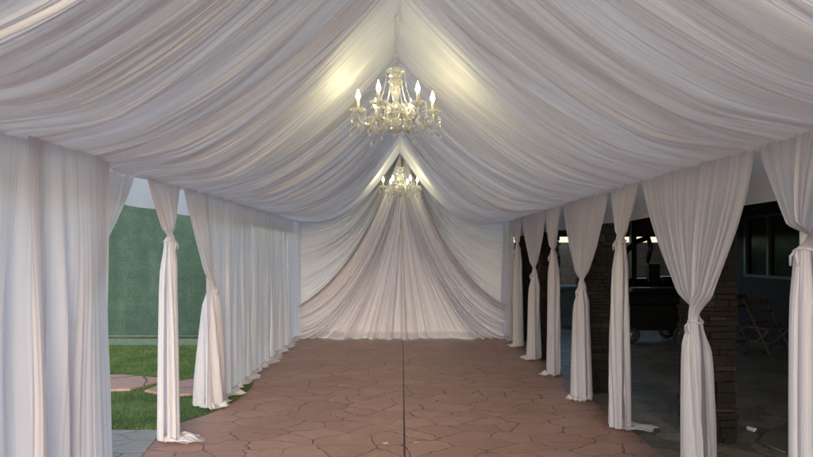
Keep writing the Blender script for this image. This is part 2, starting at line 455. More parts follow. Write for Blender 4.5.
# ------------------------------------------------------------------ curtains
def curtain(side, y0, y1, seed, label, tie=None, group=None, trail=(0, 0), tail=0.105, xin=0.0, top=2.165,
            pool=0.10, nf=None, mat='voile', lean=0.0, amp=1.0, bulge=1.35, spread=1.0, kick=None, thick=1.0, out=0.0):
    """side -1 left or 1 right; y0..y1 its reach along the eave; tie = (y, z) of the knot"""
    rng = np.random.default_rng(seed)
    w0 = y1 - y0
    nu = int(max(150, w0 * 330)); nv = 150
    total = top + pool
    d = np.linspace(0, 1, nv) * total                           # length down the cloth
    u = np.linspace(0, 1, nu)
    Dn, U = np.meshgrid(d, u, indexing='ij')
    zraw = top - Dn
    sp = 1.0 / (nf or max(6, w0 / 0.075))
    jig = 0.012 * np.sin(3 * Dn + 6 * U) + 0.01 * np.sin(1.7 * Dn + rng.uniform(0, 6))
    Fa = folds(U + jig, sp, rng); Fb = folds(U + jig, sp * 1.3, rng); Ff = folds(U + jig, sp * 0.36, rng)
    k = sst(0.1, 1.6, Dn)
    F = 0.82 * ((1 - k) * Fa + k * Fb) + 0.18 * Ff - 0.42
    if tie is None:
        Y = y0 + U * w0 + lean * Dn * (U - 0.5) + 0.010 * F
        A = amp * (0.016 + 0.034 * sst(0.0, 1.3, Dn))
        Fw = folds(U * w0 + 0.05 * np.sin(1.3 * Dn + seed), 0.30, rng, sharp=1.1) - 0.4
        Xo = A * F * 1.0 + 0.075 * Fw * (0.25 + 0.75 * sst(0.0, 1.0, Dn)) + 0.02 * np.sin(2 * PI * U * w0 / 0.9 + seed) * sst(0.2, 2, Dn)
        hem = 0.022 * wav(u, 0.16, rng)[None, :]
    else:
        ty, tz = tie
        vt = top - tz
        s1 = np.clip(Dn / vt, 0, 1)
        s2 = np.clip((Dn - vt) / max(tz, 0.2), 0, 1)
        below = Dn > vt
        yc = (y0 + y1) / 2 + (ty - (y0 + y1) / 2) * s1 ** 1.15
        rt = 0.040
        if kick is None: kick = 0.05 * math.sin(seed * 2.3)
        yc = yc + kick * s2 ** 1.2
        wid = 2 * rt + (w0 - 2 * rt) * (1 - s1 ** bulge)
        Yf = yc + (U - 0.5) * wid
        Xf = (0.016 + 0.030 * s1) * F * 1.5 + 0.10 * (s1 * (1 - s1)) * (1 - (2 * U - 1) ** 2)
        ang = PI * 2 * (U * 0.96 + 0.02)
        Ft = 0.92 * folds(U + jig + 0.22 * np.clip((Dn - (top - tie[1])) / 1.5, 0, 1) * math.sin(seed), 0.19, rng) + 0.08 * Ff - 0.42
        tail = tail * 0.84
        rad = np.where(below, rt + (tail - rt) * (sst(0, 0.16, s2) * 0.42 + 0.58 * s2 ** 0.8 * spread), rt)
        rr = rad * (1 + np.where(below, 0.46 * (Ft * sst(0, 0.25, s2) + 0.5 * F * (1 - sst(0, 0.25, s2))), 0.25 * F))
        Yr = yc - rr * np.cos(ang) * 1.15
        Xr = rr * np.sin(ang) * (1 - (1 - thick) * sst(0, 0.9, s2)) - out * s2
        kb = sst(0.80, 1.0, s1)
        Y = Yf * (1 - kb) + Yr * kb
        Xo = Xf * (1 - kb) + Xr * kb
        hem = 0.03 * wav(u, 0.13, rng)[None, :]
    X = side * (HALF - xin) - side * Xo
    # cloth that reaches the floor runs out over it
    zf = 0.018 + 0.012 * (F + 0.5)
    zr = zraw + hem
    over = np.maximum(zf - zr, 0)
    pf = np.clip(over / max(pool, 0.01), 0, 1)
    Z = np.where(zr > zf, zr, zf + (0.030 * np.sin(PI * pf) + 0.012 * np.sin(9 * U + 5 * pf + seed)) * (0.6 + F) * np.clip(4 * pf, 0, 1))
    ln = math.hypot(*trail)
    if ln > 0:
        X = X + trail[0] / max(pool, .01) * over
        Y = Y + trail[1] / max(pool, .01) * over
    else:
        X = X - side * over * (0.75 + 0.35 * wav(u, 0.11, rng)[None, :])
        Y = Y - over * 0.25
    P = np.stack([X, Y, np.maximum(Z, 0.008)], -1)
    o = grid('curtain', P, M[mat])
    tag(o, label, 'curtain', group)
    if tie is not None:
        bm = bmesh.new()
        ring = []
        for q in range(18):
            a = 2 * PI * q / 18
            ring.append((side * (HALF - xin) + 0.040 * math.cos(a), tie[0] + 0.046 * math.sin(a), tie[1] + 0.008 * math.sin(2 * a + seed)))
        add_tube(bm, ring, 0.0085, 8, closed=True)
        for e in (-1, 1):       # two short ends of the knot
            bx = side * (HALF - xin) - side * 0.052
            add_tube(bm, [(bx, tie[0] - 0.02, tie[1]), (bx - side * 0.014, tie[0] - 0.02 + 0.02 * e, tie[1] - 0.03), (bx - side * 0.010, tie[0] - 0.02 + 0.028 * e, tie[1] - 0.075)], [0.006, 0.007, 0.005], 6)
        from_bm('tieback', bm, M[mat], o, True)
    return o

GL, GR = 'white curtains along the left side', 'white curtains along the right side'
# left side, front to back
curtain(-1, 1.30, 3.06, 101, 'straight white curtain at the far left edge of the photo, nearest the camera', None, GL, xin=0.02, nf=13, amp=0.6)
curtain(-1, 2.90, 3.72, 102, 'straight white curtain with faint glow, in front of the tied-back panel on the left', None, GL, xin=0.05, nf=8, lean=0.02, amp=0.55)
curtain(-1, 3.60, 4.31, 103, 'white curtain pulled back behind the straight one, bordering the gap onto the green wall', (3.34, 1.18), GL, tail=0.07, xin=-0.04, bulge=1.7)
curtain(-1, 4.33, 5.04, 104, 'slim white curtain knotted high, standing alone before the green wall and turf', (4.80, 1.64), GL, trail=(0.17, -0.02), pool=0.12, tail=0.10, bulge=1.1)
curtain(-1, 5.08, 5.74, 105, 'white curtain swept back and knotted low beside the closed left panels', (5.86, 1.20), GL, tail=0.14, bulge=1.1, kick=0.06, thick=1.2, out=0.04)
curtain(-1, 5.72, 7.05, 106, 'closed white curtain with loose hem on the turf edge, first of the closed left panels', None, GL, nf=16, pool=0.14)
curtain(-1, 7.02, 8.45, 107, 'closed white curtain in the middle of the closed left panels', None, GL, nf=17, pool=0.14)
curtain(-1, 8.42, 9.75, 108, 'closed white curtain second from the back wall on the left', None, GL, nf=16, pool=0.14)
curtain(-1, 9.72, 11.06, 109, 'closed white curtain on the left side touching the back wall', None, GL, nf=15, pool=0.14)
# right side, front to back
curtain(1, 1.30, 3.14, 201, 'wide white curtain knotted at eye level at the far right edge of the photo', (2.77, 1.56), GR, tail=0.085, bulge=1.25)
curtain(1, 3.16, 4.66, 202, 'wide white curtain knotted low, largest on the right, beside the near stone column', (3.80, 1.10), GR, tail=0.125, bulge=1.5, pool=0.1)
curtain(1, 4.68, 5.38, 203, 'slim white curtain knotted high with its hem trailing onto the patio floor', (5.10, 1.64), GR, tail=0.10, trail=(0.19, -0.04), pool=0.15, bulge=1.1)
curtain(1, 5.42, 6.92, 204, 'wide white curtain knotted low in front of the second stone column', (6.20, 1.16), GR, tail=0.125, bulge=1.5)
curtain(1, 6.96, 7.84, 205, 'slim white curtain knotted high, left of the dark blue bin', (7.36, 1.51), GR, tail=0.10, bulge=1.1)
curtain(1, 7.76, 9.25, 206, 'wide greyish white curtain knotted low between two slim ones near the back', (8.42, 1.24), GR, tail=0.12, bulge=1.5)
curtain(1, 9.20, 10.05, 207, 'slim white curtain knotted high, last tied one before the back wall', (9.62, 1.60), GR, tail=0.10, bulge=1.1)
curtain(1, 10.02, 11.06, 208, 'straight white curtain on the right touching the back wall', None, GR, nf=11)

# ------------------------------------------------------------------ back wall drapes
def bez(p, s):
    p = [np.array(q, float) for q in p]
    s = s[:, None]
    return (1 - s) ** 3 * p[0] + 3 * (1 - s) ** 2 * s * p[1] + 3 * (1 - s) * s * s * p[2] + s ** 3 * p[3]

def back_fan(side, seed, label):
    rng = np.random.default_rng(seed)
    ns, na = 150, 420
    s = np.linspace(0, 1, ns); a = np.linspace(0, 1, na)
    P = np.zeros((ns, na, 3))
    outer = bez([(0.02, 3.30), (0.42, 2.45), (0.80, 1.25), (1.86, 0.60)], s)
    # centre folds drop to the floor, the others sweep out into the lower corner
    for j in range(na):
        A = a[j]
        f = min(A / 0.42, 1.0); g = max((A - 0.42) / 0.58, 0.0)
        e = (1.84 * f ** 0.85 + 0.02 * g, 0.60 * g)
        c1 = (0.03 + 0.39 * A ** 1.3, 2.45 - 0.75 * math.sin(PI * min(A * 1.1, 1)) )
        c2 = (e[0] - 1.06 * f * (0.62 + 0.38 * g), e[1] + 0.95 * (1 - f) + 0.10 + 0.55 * g ** 1.4)
        cur = bez([(0.02 * A, 3.44), c1, c2, e], s)
        P[:, j, 0] = side * (cur[:, 0] - 0.03 * (1 - A)); P[:, j, 2] = cur[:, 1]
    Sg, A = np.meshgrid(s, a, indexing='ij')
    jig = 0.012 * np.sin(4 * Sg + 8 * A)
    W = A ** 0.62
    F = 0.85 * ((1 - Sg) * folds(W + jig, 0.07, rng) + Sg * folds(W + jig, 0.085, rng)) + 0.12 * folds(W + jig, 0.026, rng) + 0.4 * folds(W + jig, 0.25, rng)
    F += 0.9 * sst(0.955, 0.985, A) * (1 - sst(0.985, 1.0, A))      # rolled hem at the outer edge
    amp = 0.04 + 0.21 * np.sin(PI * np.clip(Sg, 0, 1) * 0.62)
    P[..., 1] = BACK - 0.26 - amp * F - 0.03 * np.sin(PI * Sg)
    fl = (1 - sst(0.0, 0.13, P[..., 2])) * (1 - sst(0.40, 0.75, A))            # hem spreads on the floor
    P[..., 1] -= 0.20 * fl * (0.7 + 0.5 * F)
    P[..., 2] = np.maximum(P[..., 2] * 0.985 + 0.012 * F * fl, 0.008)
    return tag(grid('backdrop_drape', P, M['back']), label, 'drape', 'back wall drapes')

def back_swag(side, seed, label):
    rng = np.random.default_rng(seed)
    ns, nb = 150, 300
    s = np.linspace(0, 1, ns); b = np.linspace(0, 1, nb)
    x = s * 1.94
    upper = np.stack([x, roofline(np.minimum(x, 1.9)) + 0.05], -1)
    outer = bez([(0.02, 3.42), (0.40, 2.42), (0.76, 1.18), (1.90, 0.50)], s)
    P = np.zeros((ns, nb, 3))
    for j in range(nb):
        q = b[j]
        cur = upper * (1 - q) + outer * q
        sag = 0.30 * q * (1 - q) * np.sin(PI * s)
        P[:, j, 0] = side * cur[:, 0]; P[:, j, 2] = cur[:, 1] - sag
    Sg, B = np.meshgrid(s, b, indexing='ij')
    jig = 0.02 * np.sin(5 * Sg + 5 * B)
    F = 0.85 * ((1 - Sg) * folds(B + jig, 0.10, rng) + Sg * folds(B + jig, 0.13, rng)) + 0.12 * folds(B + jig, 0.035, rng)
    P[..., 1] = BACK - 0.03 - (0.03 + 0.22 * np.sin(PI * Sg) ** 0.7) * F
    return tag(grid('corner_swag', P, M['swag']), label, 'drape', 'back wall drapes')

back_fan(-1, 301, 'white drape fanning down from the peak to the lower left corner of the back wall')
back_fan(1, 302, 'white drape fanning down from the peak to the lower right corner of the back wall')
back_swag(-1, 303, 'white swag with curved folds in the upper left corner of the back wall')
back_swag(1, 304, 'white swag with curved folds in the upper right corner of the back wall')

# ------------------------------------------------------------------ tent
tent = empty('party_tent', (0, FRONT, 0), 'white gabled party tent roof with hanging valance over the drapes', 'tent')
def tp_(p): return (p[0], p[1] - FRONT, p[2])
EX, EZ, RZ = 2.06, 2.24, 3.66
ys = np.linspace(FRONT - 0.05, BACK + 0.15, 60)
sec = [(-EX, EZ), (-1.03, 2.93), (0, RZ), (1.03, 2.93), (EX, EZ)]
P = np.zeros((60, 41, 3))
uu = np.linspace(0, 4, 41)
for i, yy in enumerate(ys):
    xx = np.interp(uu, range(5), [p[0] for p in sec]); zz = np.interp(uu, range(5), [p[1] for p in sec])
    P[i, :, 0] = xx; P[i, :, 1] = yy - FRONT; P[i, :, 2] = zz - 0.02 * abs(math.sin(PI * (yy - 0.6) / 2.25)) * np.sin(PI * np.mod(uu, 2) / 2)
grid('roof_tarp', P, M['tarp'], tent)
for sd, drop in ((-1, 0.33), (1, 0.40)):
    yy = np.linspace(FRONT - 0.05, BACK + 0.15, 300); vv = np.linspace(0, 1, 8)
    Yg, Vg = np.meshgrid(yy, vv, indexing='ij')
    P = np.stack([sd * (EX + 0.004 + 0.012 * Vg * np.sin(Yg * 7.0)), Yg - FRONT, EZ - drop * Vg - 0.01 * Vg * np.abs(np.sin(Yg * 3.2))], -1)
    grid('valance', P, M['tarp'], tent)
for yl, yy in ((2.92, 2.92), (5.055, 5.37), (7.7, 7.76), (10.1, 10.13)):
    for sd in (-1, 1):
        yp = yl if sd < 0 else yy
        tube('pole', [tp_((sd * 2.00, yp, 0.0)), tp_((sd * 2.00, yp, EZ - 0.05))], 0.019, M['pole'], tent, 12)
    for sd in (-1, 1):
        tube('rafter', [tp_((sd * 2.00, yy, EZ - 0.03)), tp_((0, yy, RZ - 0.05))], 0.018, M['pole'], tent, 10)
tube('ridge_pole', [tp_((0, FRONT, RZ - 0.07)), tp_((0, BACK, RZ - 0.07))], 0.018, M['pole'], tent, 10)
for sd in (-1, 1):
    tube('eave_pole', [tp_((sd * 2.00, FRONT, EZ - 0.035)), tp_((sd * 2.00, BACK, EZ - 0.035))], 0.018, M['pole'], tent, 10)

# ------------------------------------------------------------------ chandeliers
def make_chandelier():
    root = empty('chandelier', (-0.05, 4.56, 2.64))
    bm = bmesh.new()
    zt = 0.80
    k = 0
    z = 0.345
    while z < zt:                                              # chain of small links
        ring = []
        for q in range(8):
            a = 2 * PI * q / 8
            lx, lz = 0.007 * math.cos(a), 0.015 * math.sin(a)
            ring.append((lx if k % 2 else 0, 0 if k % 2 else lx, z + lz))
        add_tube(bm, ring, 0.0022, 5, closed=True)
        z += 0.024; k += 1
    from_bm('chain', bm, M['silver'], root, True)
    bm = bmesh.new()
    add_lathe(bm, [(0.010, 0.345), (0.030, 0.335), (0.066, 0.328), (0.074, 0.318), (0.066, 0.306), (0.040, 0.300), (0.046, 0.288), (0.052, 0.278), (0.030, 0.266), (0.012, 0.262)], n=32, flute=0.06, nf=8)
    from_bm('crown', bm, M['crystal'], root)
    bm = bmesh.new()
    add_lathe(bm, [(0.014, 0.262), (0.024, 0.250), (0.056, 0.240), (0.060, 0.228), (0.044, 0.214), (0.026, 0.200), (0.034, 0.180), (0.036, 0.150), (0.026, 0.110),
                   (0.019, 0.080), (0.034, 0.062), (0.050, 0.045), (0.052, 0.020), (0.034, 0.004), (0.020, -0.004)], n=32, flute=0.05, nf=8)
    from_bm('stem', bm, M['crystal'], root)
    bm = bmesh.new()
    add_lathe(bm, [(0.020, -0.002), (0.060, -0.006), (0.088, -0.016), (0.090, -0.028), (0.076, -0.050), (0.066, -0.066), (0.070, -0.078), (0.056, -0.096), (0.030, -0.112), (0.012, -0.118)], n=40, flute=0.04, nf=10)
    bl = from_bm('bowl', bm, M['crystal'], root)
    bm = bmesh.new()
    add_lathe(bm, [(0.010, -0.116), (0.022, -0.124), (0.052, -0.132), (0.056, -0.142), (0.038, -0.156), (0.012, -0.166), (0.018, -0.178), (0.020, -0.190), (0.012, -0.204), (0.003, -0.214)], n=24)
    from_bm('finial', bm, M['crystal'], root)
    for q in range(10):                                        # prisms round the bowl
        bm = bmesh.new()
        a = 2 * PI * q / 10
        cx, cy = 0.086 * math.cos(a), 0.086 * math.sin(a)
        for b in range(3): add_bead(bm, (cx, cy, -0.040 - 0.016 * b), 0.0065)
        add_lathe(bm, [(0.002, -0.088), (0.009, -0.100), (0.010, -0.112), (0.002, -0.130)], (cx, cy, 0), 6)
        from_bm('prism', bm, M['crystal'], bl)
    for q in range(6):
        a = math.radians(5 + 60 * q) + PI
        ca, sa = math.cos(a), math.sin(a)
        def W(r, z): return (r * ca, r * sa, z)
        R = 0.290
        ctl = [(0.045, -0.010), (0.085, 0.030), (0.125, 0.028), (0.150, -0.030), (0.178, -0.082), (0.222, -0.104), (0.262, -0.090), (0.286, -0.052), (0.290, -0.012)]
        pts = []
        for i in range(len(ctl) - 1):
            p0 = Vector(ctl[max(i - 1, 0)]); p1 = Vector(ctl[i]); p2 = Vector(ctl[i + 1]); p3 = Vector(ctl[min(i + 2, len(ctl) - 1)])
            for f in (0, 0.25, 0.5, 0.75):
                v = 0.5 * ((2 * p1) + (p2 - p0) * f + (2 * p0 - 5 * p1 + 4 * p2 - p3) * f * f + (3 * p1 - p0 - 3 * p2 + p3) * f ** 3)
                pts.append(W(v.x, v.y))
        pts.append(W(*ctl[-1]))
        arm = tube('arm', pts, [0.0105 + 0.0022 * (i % 2) for i in range(len(pts))], M['crystal'], root, 8)
        tag(arm)
        bm = bmesh.new()
        add_lathe(bm, [(0.010, -0.016), (0.030, -0.010), (0.060, 0.004), (0.066, 0.012), (0.062, 0.013), (0.030, 0.001), (0.014, 0.000), (0.018, 0.014), (0.020, 0.022), (0.014, 0.026)], W(R, 0), 24, 0.05, 12)
        from_bm('drip_tray', bm, M['crystal'], arm)
        bm = bmesh.new()
        add_lathe(bm, [(0.0115, 0.024), (0.0115, 0.082), (0.009, 0.085)], W(R, 0), 12)
        from_bm('candle', bm, M['candle'], arm, True)
        bm = bmesh.new()
        add_lathe(bm, [(0.006, 0.0855), (0.012, 0.094), (0.0165, 0.108), (0.0155, 0.122), (0.010, 0.140), (0.0045, 0.156), (0.0012, 0.168)], W(R, 0), 10)
        from_bm('bulb', bm, M['bulb'], arm, True)
        for e in range(8):                                     # strands under the tray
            bm = bmesh.new()
            b = a + 2 * PI * e / 8
            cx = R * ca + 0.060 * math.cos(b); cy = R * sa + 0.060 * math.sin(b)
            nb = (11, 4, 7, 3, 5, 3, 8, 4)[e] + (q % 2)
            for k in range(nb): add_bead(bm, (cx, cy, -0.006 - 0.0145 * k), 0.0058)
            zz = -0.006 - 0.0145 * nb
            add_tube(bm, [(cx, cy, 0.004), (cx, cy, zz - 0.002)], 0.0012, 5)
            add_lathe(bm, [(0.0015, zz), (0.008, zz - 0.008), (0.0125, zz - 0.022), (0.0105, zz - 0.034), (0.002, zz - 0.046)], (cx, cy, 0), 7)
            from_bm('crystal_strand', bm, M['crystal'], arm)
        bm = bmesh.new()                                       # bead chain from the crown to the arm
        for k in range(24):
            f = k / 23
            r = 0.070 + (0.155 - 0.070) * f ** 1.6
            zz = 0.312 - (0.312 - 0.030) * f - 0.030 * math.sin(PI * f)
            add_bead(bm, W(r, zz), 0.0066)
        from_bm('bead_chain', bm, M['crystal'], root)
    return root

def copy_tree(o, parent=None):
    c = o.copy()
    C.objects.link(c)
    if parent is not None: c.parent = parent
    for ch in list(o.children): copy_tree(ch, c)
    return c

bpy.context.view_layer.update()
ch = make_chandelier()
tag(ch, 'large crystal chandelier with six lit candle bulbs, the nearer one hanging high in the middle', 'chandelier', 'crystal chandeliers on the ridge')
ch2 = copy_tree(ch)
ch2.location = (-0.03, 9.95, 2.655)
tag(ch2, 'crystal chandelier farther back, hanging before the peak of the back drape', 'chandelier', 'crystal chandeliers on the ridge')

# ------------------------------------------------------------------ ground
def sheet(name, pts, z, mat, label=None, kind='structure', cuts=0):
    bm = bmesh.new()
    vs = [bm.verts.new((x, y, z)) for x, y in pts]
    bm.faces.new(vs)
    bmesh.ops.triangulate(bm, faces=bm.faces[:])
    o = from_bm(name, bm, mat)
    for p in o.data.polygons:
        if p.normal.z < 0: p.flip()
    return tag(o, kind=kind)

sheet('ground', [(-150, -150), (150, -150), (150, 150), (-150, 150)], -0.03, M['soil'])
sheet('floor', [(-2.6, -4), (1.985, -4), (1.985, 12.2), (-2.6, 12.2)], 0.0, M['slab'])
sheet('patio_floor', [(1.985, -4), (7.5, -4), (7.5, 16), (1.985, 16)], -0.001, M['slate'])
ctl = [(-2.07, 5.11), (-2.0, 5.35), (-1.84, 5.65), (-1.72, 6.19), (-1.73, 6.79), (-1.85, 7.28), (-2.05, 7.9), (-2.35, 8.7), (-2.6, 9.7)]
edge = []
for i in range(len(ctl) - 1):
    p0, p1, p2, p3 = (Vector(ctl[max(0, min(len(ctl) - 1, i + d))]) for d in (-1, 0, 1, 2))
    for f in np.linspace(0, 1, 8, endpoint=False):
        v = 0.5 * ((2 * p1) + (p2 - p0) * f + (2 * p0 - 5 * p1 + 4 * p2 - p3) * f * f + (3 * p1 - p0 - 3 * p2 + p3) * f ** 3)
        edge.append((v.x, v.y))
edge.append(ctl[-1])
turf = [(-9, 5.1)] + [(-2.5, 5.1)] + edge + [(-2.6, 12.2), (-9, 12.2)]
sheet('lawn', turf, 0.005, M['turf'])
sheet('paver_path', [(-9, -4), (-2.0, -4), (-1.96, 4.35), (-2.075, 5.10), (-9, 5.10)], 0.004, M['paver'])

# blades of the turf
rng = np.random.default_rng(5)
n = 52000
gx = rng.uniform(-5.4, -1.68, n); gy = 5.1 + (9.68 - 5.1) * rng.uniform(0, 1, n) ** 1.3
ey = np.array([e[1] for e in edge]); exx = np.array([e[0] for e in edge])
keep = gx < np.interp(gy, ey, exx) - 0.005
STONES = [[(-4.1, 7.26), (-3.50, 7.30), (-2.95, 7.12), (-2.86, 6.95), (-3.02, 6.52), (-3.45, 6.44), (-4.1, 6.50)],
          [(-2.84, 6.47), (-2.78, 6.74), (-2.50, 7.06), (-2.18, 6.98), (-2.22, 6.30), (-2.50, 6.26)]]
def inside(x, y, poly):
    r = np.zeros(len(x), bool); j = len(poly) - 1
    for i in range(len(poly)):
        xi, yi = poly[i]; xj, yj = poly[j]
        c = ((yi > y) != (yj > y)) & (x < (xj - xi) * (y - yi) / (yj - yi + 1e-12) + xi)
        r ^= c; j = i
    return r
for st in STONES: keep &= ~inside(gx, gy, st)
gx, gy = gx[keep], gy[keep]; n = len(gx)
h = rng.uniform(0.018, 0.036, n); a = rng.uniform(0, 2 * PI, n); w = rng.uniform(0.0022, 0.0042, n)
lx = rng.normal(0, 0.012, n); ly = rng.normal(0, 0.012, n)
V = np.zeros((n, 3, 3))
V[:, 0] = np.stack([gx - w * np.cos(a), gy - w * np.sin(a), np.full(n, 0.004)], -1)
V[:, 1] = np.stack([gx + w * np.cos(a), gy + w * np.sin(a), np.full(n, 0.004)], -1)
V[:, 2] = np.stack([gx + lx, gy + ly, h], -1)
me = bpy.data.meshes.new('grass_blades')
me.vertices.add(n * 3); me.vertices.foreach_set('co', V.astype(np.float32).ravel())
me.loops.add(n * 3); me.loops.foreach_set('vertex_index', np.arange(n * 3, dtype=np.int32))
me.polygons.add(n); me.polygons.foreach_set('loop_start', np.arange(0, n * 3, 3, dtype=np.int32))
me.update(calc_edges=True)
tag(link('grass', me, M['turf'], None, False), 'short green turf beside the red paving', 'grass', kind='stuff')

for poly, lab in zip(STONES, ('red stepping stone set in the turf, half hidden by the near left curtains', 'red stepping stone set in the turf behind the lone slim curtain')):
    bm = bmesh.new()
    top = [bm.verts.new((x, y, 0.030)) for x, y in poly]
    f = bm.faces.new(top)
    r = bmesh.ops.extrude_face_region(bm, geom=[f])
    vv = [g for g in r['geom'] if isinstance(g, bmesh.types.BMVert)]
    for v in vv: v.co.z = 0.006
    bmesh.ops.bevel(bm, geom=[e for e in bm.edges if all(abs(v.co.z - 0.030) < 1e-4 for v in e.verts)], offset=0.008, segments=2, affect='EDGES')
    tag(from_bm('stepping_stone', bm, M['redpad']), lab, 'stepping stone', 'red stepping stones in the turf')

# small scraps on the paving
def scrap(x, y, s, seed, label):
    r = random.Random(seed)
    bm = bmesh.new()
    for k in range(4):
        c = Vector((x + r.uniform(-s, s), y + r.uniform(-s, s), 0.004))
        a = r.uniform(0, 6.28)
        pts = []
        for q in range(6):
            b = a + q * PI / 3
            pts.append(bm.verts.new(c + Vector((math.cos(b) * s * r.uniform(0.5, 1.0), math.sin(b) * s * r.uniform(0.5, 1.0), r.uniform(0, 0.012)))))
        bm.faces.new(pts)
    bmesh.ops.triangulate(bm, faces=bm.faces[:])
    tag(from_bm('petal_scrap', bm, M['scrap']), label, 'scrap', 'pale scraps on the paving')
scrap(-0.13, 4.72, 0.017, 1, 'pale crumpled scrap on the paving just left of the centre joint')
scrap(0.115, 4.74, 0.015, 2, 'pale crumpled scrap on the paving just right of the centre joint')
scrap(1.255, 5.55, 0.015, 3, 'small pale scrap on the paving near the wide second tied curtain')

# ------------------------------------------------------------------ green wall on the left
gw = empty('garden_wall', (-5.2, 9.75, 0), 'tall green mottled stucco wall behind the turf', 'wall')
box('wall', (0, 0.10, 1.40), (5.2, 0.20, 2.80), M['green'], gw)
box('base_strip', (0, -0.012, 0.055), (5.2, 0.018, 0.11), M['greenbase'], gw)
tube('pipe', [(-2.6, -0.03, 0.155), (2.6, -0.03, 0.155)], 0.013, M['cord'], gw, 8)
box('wall_cap', (0, 0.10, 2.83), (5.24, 0.26, 0.055), M['greenbase'], gw, bev=0.008)

# ------------------------------------------------------------------ right: covered patio and house
pc = empty('patio_cover', (2.6, 4, 0), 'dark wooden patio cover with low beams beyond the right curtains', 'patio cover')
X0, X1, Y0, Y1 = 2.12, 6.6, -6.0, 11.7
def rel(p): return (p[0] - 2.6, p[1] - 4, p[2])
box('ceiling_boards', rel(((X0 + X1) / 2 + 0.1, (Y0 + Y1) / 2, 2.78)), (X1 - X0, Y1 - Y0, 0.06), M['darkwood'], pc)
box('sky_block_boards', rel((5.85, 12.7, 2.78)), (1.5, 1.9, 0.06), M['darkwood'], pc)  # added boards that shut out sky light from the house wall
box('edge_beam', rel((2.40, (Y0 + Y1) / 2, 2.58)), (0.16, Y1 - Y0, 0.30), M['darkwood'], pc)
box('far_beam', rel((4.5, 11.62, 2.28)), (4.0, 0.10, 0.86), M['darkwood'], pc)
for yy in np.arange(-5.4, 11.4, 1.2):
    box('joist', rel((4.5, float(yy), 2.655)), (4.0, 0.06, 0.18), M['darkwood'], pc)

def column(x, y, w, label, seed):
    r = random.Random(seed)
    root = empty('stone_column', (x, y, 0), label, 'column', 'stacked stone columns of the patio')
    bm = bmesh.new()
    z = 0.0
    while z < 2.36:                                            # uneven courses of split stone
        hgt = r.choice((0.032, 0.045, 0.06, 0.085))
        for ax in range(4):
            pos = -w / 2
            while pos < w / 2 - 0.01:
                ln = min(r.uniform(0.05, 0.21), w / 2 - pos)
                proud = r.uniform(0.0, 0.034)
                c = (pos + ln / 2, -w / 2 + 0.035 - proud, z + hgt / 2)
                R = Matrix.Rotation(ax * PI / 2, 3, 'Z')
                add_box(bm, R @ Vector(c), (ln - 0.005, 0.07, hgt - 0.005), R, 0.004)
                pos += ln
        z += hgt
    add_box(bm, (0, 0, 1.2), (w - 0.07, w - 0.07, 2.4), None)
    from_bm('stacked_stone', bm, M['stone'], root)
    return root
column(2.545, 4.90, 0.30, 'dark stacked stone column right behind the largest low-knotted curtain', 1)
column(2.20, 6.62, 0.34, 'dark stacked stone column between the wide low-knotted and slim high-knotted right curtains', 2)
column(2.15, 8.62, 0.24, 'dark stacked stone column behind the greyish low-knotted curtain, left of the blue bin', 3)
column(2.22, 10.45, 0.34, 'dark stacked stone column farthest back beside the last tied curtain', 4)

# house at the right with its blinds
hs = empty('house', (6.3, 4, 0), 'dark stuccoed house wall with a blinded window under the patio cover', 'house')
def hr(p): return (p[0] - 6.3, p[1] - 4, p[2])
WY0, WY1, WZ0, WZ1 = 7.2, 10.75, 1.10, 2.20
bm = bmesh.new()
def wallbox(y0, y1, z0, z1): add_box(bm, hr((6.36, (y0 + y1) / 2, (z0 + z1) / 2)), (0.16, y1 - y0, z1 - z0))
wallbox(-6, WY0, 0, 2.74); wallbox(WY1, 13.4, 0, 2.74)
wallbox(WY0, WY1, 0, WZ0); wallbox(WY0, WY1, WZ1, 2.74)
add_box(bm, hr((4.24, -6.1, 1.37)), (4.4, 0.16, 2.74))  # unseen end wall, added to keep the sun off the patio columns
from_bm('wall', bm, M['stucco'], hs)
wn = bpy.data.objects.new('window', bpy.data.meshes.new('window'))
bm = bmesh.new()
for (y0, y1, z0, z1) in ((WY0, WY1, WZ0, WZ0 + 0.05), (WY0, WY1, WZ1 - 0.05, WZ1), (WY0, WY0 + 0.06, WZ0 + .05, WZ1 - .05), (WY1 - 0.06, WY1, WZ0 + .05, WZ1 - .05),
                         (10.02, 10.08, WZ0 + .05, WZ1 - .05), (8.6, 8.65, WZ0 + .05, WZ1 - .05)):
    add_box(bm, hr((6.29, (y0 + y1) / 2, (z0 + z1) / 2)), (0.07, y1 - y0, z1 - z0))
bm.to_mesh(wn.data); bm.free()
wn.data.materials.append(M['frame']); C.objects.link(wn); wn.parent = hs
box('pane', hr((6.31, (WY0 + WY1) / 2, (WZ0 + WZ1) / 2)), (0.006, WY1 - WY0 - 0.1, WZ1 - WZ0 - 0.08), M['glass'], wn)
bm = bmesh.new()
yy = WY0 + 0.08
while yy < WY1 - 0.12:
    add_box(bm, hr((6.365, yy, (WZ0 + WZ1) / 2)), (0.004, 0.075, WZ1 - WZ0 - 0.12), Matrix.Rotation(random.uniform(0.45, 0.75), 3, 'Z'))
    yy += 0.072
from_bm('blinds', bm, M['blind'], wn)
box('dark_room_sheet', hr((6.45, (WY0 + WY1) / 2, (WZ0 + WZ1) / 2)), (0.02, WY1 - WY0 + .2, WZ1 - WZ0 + .2), M['black'], hs)  # black sheet standing in for the darkness of the room

bw = box('block_wall', (5.2, 13.55, 0.885), (7.0, 0.16, 1.77), M['block'])
tag(bw, 'tan block wall at the far end of the covered patio', 'wall')

